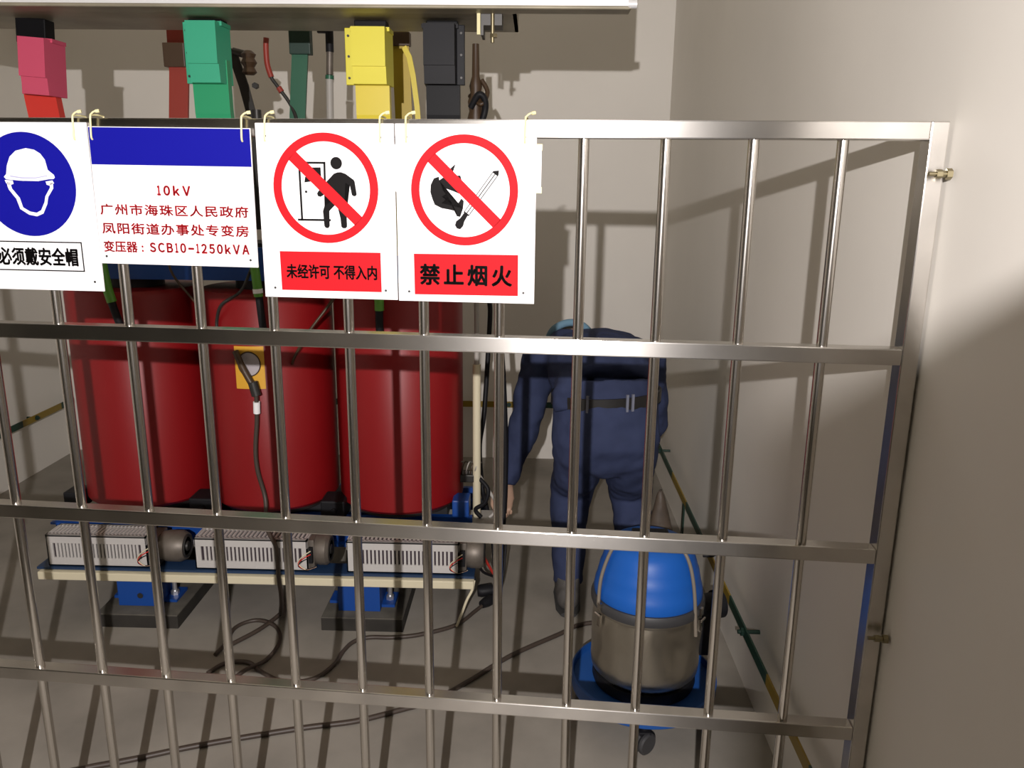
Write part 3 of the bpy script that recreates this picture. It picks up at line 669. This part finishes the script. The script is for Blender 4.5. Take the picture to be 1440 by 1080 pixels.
# ------------------------------------------------------------------ cooling fans on the base
def cooling_fan(label, x0, x1, xm):
    t = thing('cooling_fan', label, 'fan', (x0, 1.055, .2005), 0, 'cross-flow fans on the transformer base')
    w = x1-x0; h = .112; dpt = .095
    MB().box(.006, w-.006, .008, dpt-.005, .004, h-.006).build('rotor', M['fandk'], t)
    s_ = MB()
    s_.box(0, w, 0, .006, 0, .030); s_.box(0, w, 0, .006, h-.030, h, .001); s_.box(0, .022, 0, .006, .03, h-.03); s_.box(w-.02, w, 0, .006, .03, h-.03)
    n = 25
    for i in range(1, n):
        x = .022+(w-.042)*i/n; s_.box(x-.0036, x+.0036, 0, .006, .03, h-.03)
    s_.box(0, .004, 0, dpt, 0, h); s_.box(w-.004, w, 0, dpt, 0, h); s_.box(0, w, dpt-.005, dpt, 0, h); s_.box(0, w, 0, dpt, 0, .004)
    s_.box(0, w, 0, .016, h-.006, h); s_.box(0, w, dpt-.016, dpt, h-.006, h)
    for i in range(n+1):
        x = .010+(w-.02)*i/n; s_.box(x-.0036, x+.0036, .01, dpt-.01, h-.006, h)
    s_.build('housing', M['fan'], t)
    mw = xm-x1
    b = MB(); b.box(w, w+mw*.3, .01, dpt-.005, .004, h-.004, .003); b.lathe([(.02, w+mw*.28), (.050, w+mw*.30), (.054, w+mw*.5), (.054, w+mw*.85), (.045, w+mw), (.012, w+mw)], (0, .052, .058), 32, 'X')
    mo = b.build('motor', M['motor'], t, smooth=True)
    b = MB(); b.lathe([(.012, w+mw*.98), (.040, w+mw*1.0), (.036, w+mw*1.04), (.030, w+mw*1.0), (.018, w+mw*1.0), (.015, w+mw*1.05), (.004, w+mw*1.05)], (0, .052, .058), 28, 'X'); b.build('end_cap', M['dkmetal'], mo, smooth=True)
    b = MB(); b.box(w+.004, w+mw*.25, -.004, .012, .03, .085); b.build('terminal_block', M['black'], mo)
    for k, mm in enumerate((M['cream'], M['redsl'], M['black'])):
        b = MB(); b.tube([(w+.012, -.004, .075-.012*k), (w-.012, -.014, .06-.008*k), (w-.03, -.010, .035-.006*k), (w-.005, -.012, .012), (w+.03, -.006, .02)], .0018, n=6); b.build('wire', mm, mo, smooth=True)
    return t
cooling_fan('grey slotted cooling fan under the left red coil', -1.708, -1.366, -1.250)
cooling_fan('grey slotted cooling fan under the middle red coil', -1.204, -.822, -.755)
cooling_fan('grey slotted cooling fan under the right red coil', -.690, -.313, -.232)

# small gear at the right end of the transformer
t = thing('cream_conduit', 'cream plastic conduit standing beside the right red coil', 'conduit', (-.275, 1.36, .2805))
MB().cyl((0, 0, 0), (0, 0, .575), .0145, n=20).build('lower_tube', M['cream'], t, smooth=True)
MB().cyl((0, 0, .575), (0, 0, .625), .0095, n=16).build('joint', M['grey'], t, smooth=True)
MB().cyl((0, 0, .625), (0, 0, .675), .0135, n=20).build('upper_socket', M['cream'], t, smooth=True)
MB().cyl((0, 0, .675), (-.002, 0, .95), .0085, n=16).build('upper_tube', M['grey'], t, smooth=True)
t = thing('terminal_block', 'dark terminal block with bundled wires at the right end of the transformer', 'terminal block', (-.318, 1.38, .416))
MB().box(-.035, .05, -.03, .03, 0, .028, .003).build('block', M['dkmetal'], t)
for k in range(5):
    x = -.028+.016*k
    MB().cyl((x, -.01, .028), (x, -.01, .036), .005, n=8).build('screw', M['alu'], t)
    MB().tube([(x, -.02, .03), (x+.004, -.035, .055), (x+.012, -.02, .075), (x+.02, .02, .06)], .0025, n=6).build('wire', (M['grey'], M['brown'])[k % 2], t, smooth=True)
MB().tube([(.05, -.02, .015), (.085, -.04, -.02), (.075, -.045, -.07), (.04, -.04, -.10), (.06, -.04, -.13)], .008).build('wire', M['black'], t, smooth=True)
MB().tube([(.05, 0, .02), (.10, -.03, -.05), (.12, -.02, -.10), (.09, -.03, -.135)], .006).build('wire', M['grey'], t, smooth=True)

o = MB().tube([(-.285, 1.47, 1.66), (-.283, 1.60, 1.60), (-.272, 1.72, 1.45), (-.265, 1.72, 1.25), (-.250, 1.70, 1.04), (-.247, 1.68, .95), (-.262, 1.60, .62), (-.275, 1.52, .50), (-.262, 1.46, .36), (-.25, 1.46, .30), (-.22, 1.46, .15), (-.21, 1.45, .008)], .0095).build('power_cable', M['black'], smooth=True)
tag(o, 'black cable hanging straight down between the cream conduit and the worker', 'cable')

# cables on the floor
def cable(label, pts, r=.0065, m='cable', name='cable'):
    o = MB().tube(pts, r, n=10, smooth=8).build(name, M[m], smooth=True); return tag(o, label, 'cable')
z = .0075
t = thing('extension_cable', 'brown cable running from the black floor plug toward the loops', 'cable', (-.225, 1.215, 0))
MB().tube([(x+.225, y-1.215, zz) for x, y, zz in ((-.225, 1.215, .016), (-.262, 1.16, .010), (-.328, 1.06, z), (-.441, .996, z), (-.53, .975, z), (-.604, .972, z), (-.650, .945, z), (-.672, .89, z), (-.685, .81, z), (-.729, .735, z), (-.81, .715, z), (-.90, .765, z), (-.955, .812, z), (-1.023, .806, z), (-1.06, .75, z))], .0068, smooth=8).build('cord', M['cable'], t, smooth=True)
b = MB(); b.loft([((-.02, -.03, .018), .014, .014), ((-.005, -.012, .018), .020, .018), ((.012, .008, .018), .020, .018), ((.018, .014, .018), .014, .014)], 16); b.build('plug', M['black'], t, smooth=True)
t = thing('floor_socket', 'black round socket lying on the floor behind the plug', 'socket', (-.235, 1.285, 0))
b = MB(); b.loft([((-.03, -.01, .022), .018, .02), ((-.02, -.008, .022), .026, .022), ((.018, .006, .022), .026, .022), ((.024, .008, .022), .012, .014)], 18, (0, 1, 0)); b.build('socket_body', M['black'], t, smooth=True)
MB().tube([(.02, .008, .022), (.045, .0, .05), (.02, -.05, .13), (-.0, -.10, .20), (-.005, -.14, .245)], .005).build('red_lead', M['redsl'], t, smooth=True)
MB().tube([(.022, .004, .02), (.035, -.02, .08), (-.005, -.09, .14), (-.02, -.13, .19)], .005).build('black_lead', M['black'], t, smooth=True)
cable('thin brown cable forming a loop on the floor before the left rubber pad', [(-.98, .70, z), (-.944, .752, z+.012), (-.907, .822, z), (-.892, .904, z), (-.905, .975, z), (-.944, 1.032, z), (-1.002, 1.061, z), (-1.046, 1.045, z), (-1.071, .999, z), (-1.065, .92, z), (-1.075, .85, z)], .0065)
cable('dark cable trailing from the vacuum across the floor to the lower left', [(.15, 1.10, z), (.091, 1.079, z), (.023, 1.017, z), (-.129, .889, z), (-.255, .746, z), (-.351, .647, z), (-.447, .594, z), (-.559, .542, z), (-.69, .509, z), (-.869, .454, z), (-.988, .413, z), (-1.116, .361, z), (-1.241, .316, z), (-1.5, .2, z)], .0072, 'cable')
o = MB().tube([(-.262, 1.05, .183), (-.268, 1.035, .155), (-.285, 1.03, .12), (-.305, 1.04, .06), (-.322, 1.055, .008)], .0045, n=8).build('drain_tube', M['cream'], smooth=True)
tag(o, 'thin cream tube bending down from the end of the insulating strip', 'tube')

# ------------------------------------------------------------------ vacuum cleaner on its dolly
VX, VY = .252, .635
vac = thing('vacuum_cleaner', 'wet and dry vacuum with blue dome head and dented steel tank', 'vacuum cleaner', (VX, VY, .112))
zb = .112
tankp = MB(); n = 64
tankp.lathe([(.10, .034), (.135, .036), (.149, .052), (.1515, .075), (.150, .235), (.1525, .238), (.1525, .243), (.12, .243)], (0, 0, 0), n)
for v in tankp.bm.verts:
    r_ = math.hypot(v.co.x, v.co.y)
    if r_ > .14 and .06 < v.co.z < .23:
        a = math.atan2(v.co.y, v.co.x); dent = math.exp(-((a+1.2)/.25)**2)*math.exp(-((v.co.z-.15)/.05)**2)
        k = 1-.035*dent; v.co.x *= k; v.co.y *= k
bmesh.ops.subdivide_edges(tankp.bm, edges=[e_ for e_ in tankp.bm.edges if abs(e_.verts[0].co.z-e_.verts[1].co.z) > .1], cuts=10)
for v in tankp.bm.verts:
    if .08 < v.co.z < .23 and math.hypot(v.co.x, v.co.y) > .14:
        a = math.atan2(v.co.y, v.co.x)
        w_ = noise.noise(V((math.cos(a)*5, math.sin(a)*5, v.co.z*14)))*.0055 - .012*math.exp(-((a+1.05)/.22)**2)*math.exp(-((v.co.z-.155)/.035)**2)
        v.co.x += math.cos(a)*w_; v.co.y += math.sin(a)*w_
tankp.build('tank', M['vactank'], vac, smooth=True)
MB().lathe([(.12, .002), (.142, .002), (.145, .012), (.143, .034), (.11, .036)], (0, 0, 0), 56).build('tank_base', M['black'], vac, smooth=True)
MB().lathe([(.12, .2435), (.154, .2435), (.1565, .25), (.1565, .264), (.153, .272), (.12, .272)], (0, 0, 0), 64).build('gasket_band', M['gasket'], vac, smooth=True)
head = MB().lathe([(.10, .2725), (.148, .2725), (.1495, .285), (.146, .306), (.144, .310), (.1385, .335), (.135, .352), (.1325, .356), (.128, .372), (.122, .390), (.114, .406), (.103, .418), (.085, .427), (.05, .433), (.02, .434)], (0, 0, 0), 64).build('dome_head', M['vacblue'], vac, smooth=True)
MB().box(-.05, .05, -.03, .03, .431, .446, .006).build('switch_cap', M['black'], head)
MB().tube([(-.142, -.068, .262), (-.136, -.060, .34), (-.108, -.050, .42), (-.07, -.040, .452), (.04, -.060, .452), (.082, -.085, .42), (.104, -.102, .34), (.116, -.112, .20)], .005).build('bail_handle', M['strapbrown'], vac, smooth=True)
for (a, nm) in ((-2.62, 1), (-.62, 1)):
    ca, sa = math.cos(a), math.sin(a)
    rot = Matrix.Rotation(a, 3, 'Z')
    b = MB(); b.obox((ca*.160, sa*.160, .262), (.007, .014, .022), rot); b.obox((ca*.160, sa*.160, .222), (.008, .012, .034), rot); b.cyl((ca*.166-sa*.012, sa*.166+ca*.012, .24), (ca*.166+sa*.012, sa*.166-ca*.012, .24), .004, n=10)
    b.build('latch', M['tube'], vac)
MB().tube([(.125, .05, .40), (.160, .045, .405), (.182, .03, .395), (.180, .02, .375), (.15, .02, .372)], .0065).build('side_handle', M['black'], vac, smooth=True)
b = MB(); b.cyl((.13, .04, .20), (.205, .062, .20), .034, n=24); b.cyl((.20, .06, .20), (.222, .067, .20), .04, n=24); b.box(.15, .215, .03, .10, .05, .20, .01)
b.build('hose_inlet', M['black'], vac, smooth=True)

dol = thing('vacuum_dolly', 'round blue dolly on black casters under the vacuum tank', 'dolly', (VX, VY, 0))
b = MB(); b.lathe([(.02, .083), (.195, .083), (.203, .090), (.205, .128), (.199, .130), (.196, .1115), (.02, .1115)], (0, 0, 0), 64); b.build('tray', M['dollyblue'], dol, smooth=True)
for a in (-95, 175, 85, 0):
    a = math.radians(a); cx, cy = .165*math.cos(a), .165*math.sin(a)
    b = MB(); b.cyl((cx, cy, .062), (cx, cy, .084), .012, n=12); b.box(cx-.016, cx+.016, cy-.02, cy+.02, .052, .064, .003); b.box(cx-.017, cx-.014, cy-.012, cy+.012, .024, .06); b.box(cx+.014, cx+.017, cy-.012, cy+.012, .024, .06)
    fk = b.build('caster', M['black'], dol)
    for s_ in (-1, 1):
        b = MB(); b.lathe([(.006, -.006), (.026, -.007), (.0305, -.003), (.0305, .003), (.026, .007), (.006, .006)], (cx+.009*s_, cy-.012, .0305), 28, 'X'); bmesh.ops.rotate(b.bm, verts=b.bm.verts, cent=(cx, cy-.012, 0), matrix=Matrix.Rotation(math.radians(-50), 3, 'Z')); b.build('wheel', M['gasket'], fk, smooth=True)

# brown sack behind the vacuum
b = MB(); b.loft([((-.05, 0, .004), .105, .06), ((-.05, 0, .06), .110, .065), ((-.055, 0, .20), .088, .055), ((-.062, .0, .32), .062, .042), ((-.066, .0, .42), .040, .03), ((-.068, .0, .49), .022, .02), ((-.070, .0, .53), .012, .012), ((-.070, .0, .55), .005, .005)], 24)
o = b.build('sack', M['sack']); o.location = (.400, .98, 0)
bake(o, [('SUBSURF', dict(levels=2, render_levels=2))], 0.004, 16)
tag(o, 'crumpled brown sack standing behind the vacuum by the right wall', 'sack')

# ------------------------------------------------------------------ worker bending over behind the bars
per = thing('person', 'worker in navy coveralls bending forward, seen from behind with black belt', 'person', (.18, 1.25, 0))
def pp(p): return (p[0]-.18, p[1]-1.25, p[2])
def rings(*rs): return [(pp(c), a, b_) for c, a, b_ in rs]
# joints
HL, HR = (.085, 1.27, .62), (.275, 1.27, .62)
KL, KR = (.068, 1.42, .37), (.300, 1.42, .37)
AL, AR = (.062, 1.225, .095), (.300, 1.25, .095)
SL, SR = (-.048, 1.52, .835), (.345, 1.52, .835)
EL, ER = (-.105, 1.47, .60), (.385, 1.56, .59)
WL, WR = (-.172, 1.41, .385), (.34, 1.75, .45)
# body: one skin surface (legs, trunk, arms, neck, head, hands)
b = MB()
b.loft(rings(((.18, 1.26, .60), .12, .08), ((.18, 1.29, .70), .125, .085), ((.17, 1.40, .77), .13, .05), ((.16, 1.52, .81), .145, .05), ((.135, 1.60, .845), .10, .06), ((.100, 1.65, .855), .055, .05), ((.085, 1.70, .85), .05, .05)), 24)
b.loft(rings(((.083, 1.68, .88), .045, .05), ((.081, 1.72, .865), .062, .070), ((.078, 1.77, .845), .074, .088), ((.076, 1.82, .82), .072, .090), ((.075, 1.86, .79), .056, .070), ((.074, 1.885, .765), .026, .035)), 24)
for sgn in (-1, 1): b.loft(rings(((.077+sgn*.070, 1.775, .83), .008, .018), ((.077+sgn*.084, 1.778, .832), .006, .022)), 10, (0, 1, 0))
b.loft(rings(((.076, 1.79, .745), .018, .02), ((.076, 1.775, .73), .010, .012)), 10)
for H_, K_, A_ in ((HL, KL, AL), (HR, KR, AR)):
    b.loft(rings((H_, .075, .08), (K_, .050, .052), (((K_[0]+A_[0])/2, (K_[1]+A_[1])/2, (K_[2]+A_[2])/2+.02), .046, .048), (A_, .032, .036), ((A_[0], A_[1]+.01, .04), .034, .04)), 18)
for S_, E_, W_ in ((SL, EL, WL), (SR, ER, WR)):
    b.loft(rings((S_, .046, .048), (E_, .036, .036), (W_, .024, .026)), 16)
def hand(W_, d, side, grip, sg):
    """palm, four curled fingers and a thumb"""
    W_, d, side, grip = V(W_), V(d).normalized(), V(side).normalized(), V(grip).normalized()
    P = lambda a, s_, g: pp(W_+d*a+side*s_+grip*g)
    b.loft([(P(-.02, 0, 0), .024, .022), (P(.012, 0, .002), .034, .019), (P(.045, 0, .006), .042, .017), (P(.078, 0, .012), .038, .014)], 16, side)
    for i, (s_, L) in enumerate(((-.030, .88), (-.010, 1.0), (.011, .95), (.030, .75))):
        b.loft([(P(.066, s_, .010), .009, .009), (P(.066+.030*L, s_, .016), .0085, .0085), (P(.066+.046*L, s_, .040*L), .008, .008), (P(.066+.036*L, s_, .062*L), .0075, .0075), (P(.066+.018*L, s_, .070*L), .006, .006)], 10, side)
    b.loft([(P(.010, -.028*sg, .004), .011, .011), (P(.034, -.044*sg, .018), .0095, .0095), (P(.056, -.046*sg, .038), .0085, .0085), (P(.068, -.038*sg, .054), .007, .007)], 10, side)
hand(WL, (-.12, -.05, -1), (1, .3, 0), (.1, -1, 0), 1)
hand(WR, (-.2, .3, -1), (1, .2, 0), (-.2, -1, .1), -1)
body = b.build('body', M['skin'], per)
bake(body, [('REMESH', dict(mode='VOXEL', voxel_size=.006)), ('SMOOTH', dict(factor=.5, iterations=3))])
# hair
b = MB(); b.loft(rings(((.083, 1.70, .915), .03, .02), ((.080, 1.75, .912), .066, .03), ((.077, 1.80, .895), .078, .045), ((.075, 1.845, .865), .073, .05), ((.074, 1.885, .83), .05, .04)), 22)
h_ = b.build('hair', M['hair'], per); bake(h_, [('SUBSURF', dict(levels=2, render_levels=2))], .004, 40)
# trousers
b = MB()
b.loft(rings(((.175, 1.315, .805), .168, .115), ((.178, 1.290, .745), .178, .124), ((.178, 1.275, .69), .184, .130), ((.180, 1.265, .62), .188, .135), ((.180, 1.28, .55), .172, .11), ((.180, 1.29, .515), .12, .08)), 32)
for H_, K_, A_, s_ in ((HL, KL, AL, -1), (HR, KR, AR, 1)):
    b.loft(rings(((H_[0], H_[1], .66), .085, .105), ((H_[0], H_[1]+.01, .58), .090, .108), ((H_[0]-.004*s_, 1.33, .48), .084, .098), ((K_[0]-.006*s_, K_[1], K_[2]), .079, .082), ((K_[0]+.0*s_, 1.35, .26), .068, .078), ((A_[0], 1.26, .15), .058, .068), ((A_[0], A_[1]+.005, .085), .054, .062)), 22)
tro = b.build('trousers', M['navy'], per)
bake(tro, [('REMESH', dict(mode='VOXEL', voxel_size=.009)), ('SMOOTH', dict(factor=.5, iterations=6))], .008, 13)
# jacket
b = MB()
b.loft(rings(((.170, 1.33, .797), .180, .122), ((.170, 1.345, .812), .184, .126), ((.165, 1.41, .838), .195, .112), ((.158, 1.50, .862), .205, .100), ((.150, 1.565, .872), .180, .085), ((.120, 1.61, .872), .11, .068), ((.100, 1.645, .870), .075, .056)), 32)
for S_, E_, W_, s_ in ((SL, EL, WL, -1), (SR, ER, WR, 1)):
    b.loft(rings(((S_[0]-.06*s_, S_[1]+.01, S_[2]+.02), .075, .085), (S_, .078, .085), (((S_[0]+E_[0])/2, (S_[1]+E_[1])/2, (S_[2]+E_[2])/2), .066, .070), (E_, .058, .062), (((W_[0]+E_[0])/2, (W_[1]+E_[1])/2, (W_[2]+E_[2])/2), .050, .054), ((W_[0], W_[1], W_[2]+.01), .043, .046)), 22)
b.loft(rings(((.040, 1.235, .725), .045, .04), ((.035, 1.25, .775), .055, .06), ((.055, 1.30, .82), .05, .06)), 16)
b.loft(rings(((.06, 1.52, .85), .10, .06), ((.055, 1.57, .900), .092, .05), ((.058, 1.585, .928), .070, .035), ((.062, 1.59, .944), .035, .02)), 18)
jk = b.build('jacket', M['navy'], per)
bake(jk, [('REMESH', dict(mode='VOXEL', voxel_size=.009)), ('SMOOTH', dict(factor=.5, iterations=5))], .012, 13)
# collar
b = MB(); b.loft(rings(((.075, 1.585, .945), .022, .03), ((.070, 1.605, .970), .070, .030), ((.072, 1.62, .975), .070, .022)), 20)
b = MB(); b.tube([pp(p) for p in ((-.022, 1.61, .895), (-.004, 1.61, .935), (.030, 1.615, .958), (.068, 1.615, .966), (.105, 1.615, .957), (.135, 1.62, .93), (.15, 1.64, .90))], .014, n=12)
cl = b.build('collar', M['lightblue'], per, smooth=True, label='light blue collar')
# belt with loops
b = MB(); nn_ = 48; rows = []
for zz, off in ((.748, .006), (.788, .006), (.788, .014), (.748, .014)):
    rows.append([b.bm.verts.new(pp((0.177+(.176+off)*math.cos(2*PI*i/nn_), 1.300+(.124+off)*math.sin(2*PI*i/nn_), zz+.010*math.cos(2*PI*i/nn_)))) for i in range(nn_)])
for A_, B_ in zip(rows, rows[1:]+rows[:1]):
    for i in range(nn_): b.bm.faces.new((A_[i], A_[(i+1) % nn_], B_[(i+1) % nn_], B_[i]))
blt = b.build('belt', M['belt'], per, smooth=True)
for ang in (-66, -72, -112, -35):
    a = math.radians(ang); cx, cy = .177+.192*math.cos(a), 1.300+.140*math.sin(a)
    bb = MB(); bb.obox(pp((cx, cy, .772+.01*math.cos(a))), (.008, .006, .058), Matrix.Rotation(a+PI/2, 3, 'Z')); bb.build('belt_loop', M['loop'], blt)
# shoes
for A_ in (AL, AR):
    b = MB(); x = A_[0]
    b.loft(rings(((x, A_[1]-.075, .045), .026, .030), ((x, A_[1]-.055, .055), .040, .048), ((x, A_[1], .058), .044, .052), ((x, A_[1]+.07, .045), .046, .040), ((x, A_[1]+.14, .034), .047, .028), ((x, A_[1]+.185, .028), .030, .020)), 20)
    b.loft(rings(((x, A_[1]-.01, .05), .044, .05), ((x, A_[1]-.005, .12), .042, .046)), 18)
    sh_ = b.build('shoe', M['shoe'], per); bake(sh_, [('REMESH', dict(mode='VOXEL', voxel_size=.006)), ('SMOOTH', dict(factor=.5, iterations=4))])
    b = MB(); b.loft(rings(((x, A_[1]-.085, .010), .028, .010), ((x, A_[1]-.05, .010), .043, .010), ((x, A_[1]+.08, .010), .049, .010), ((x, A_[1]+.18, .010), .036, .010)), 16)
    b.build('sole', M['sole'], sh_, smooth=True)

# black wand in the worker's hand
t = thing('vacuum_wand', 'thin black wand upright in the hand of the worker', 'wand', (-.178, 1.325, 0))
MB().tube([(.012-.03, .055, .99), (-.004, .045, .80), (.005, .04, .60), (.006, .035, .40), (-.002, .0, .20), (-.010, -.05, .03)], .0105).build('tube', M['black'], t, smooth=True)
MB().tube([(.014, .02, .22), (.008, -.04, .10), (-.008, -.06, .012)], .004).build('cord', M['black'], t, smooth=True)
MB().cyl((-.010, -.05, .002), (-.010, -.05, .04), .013, .0105, n=14).build('tip', M['gasket'], t, smooth=True)
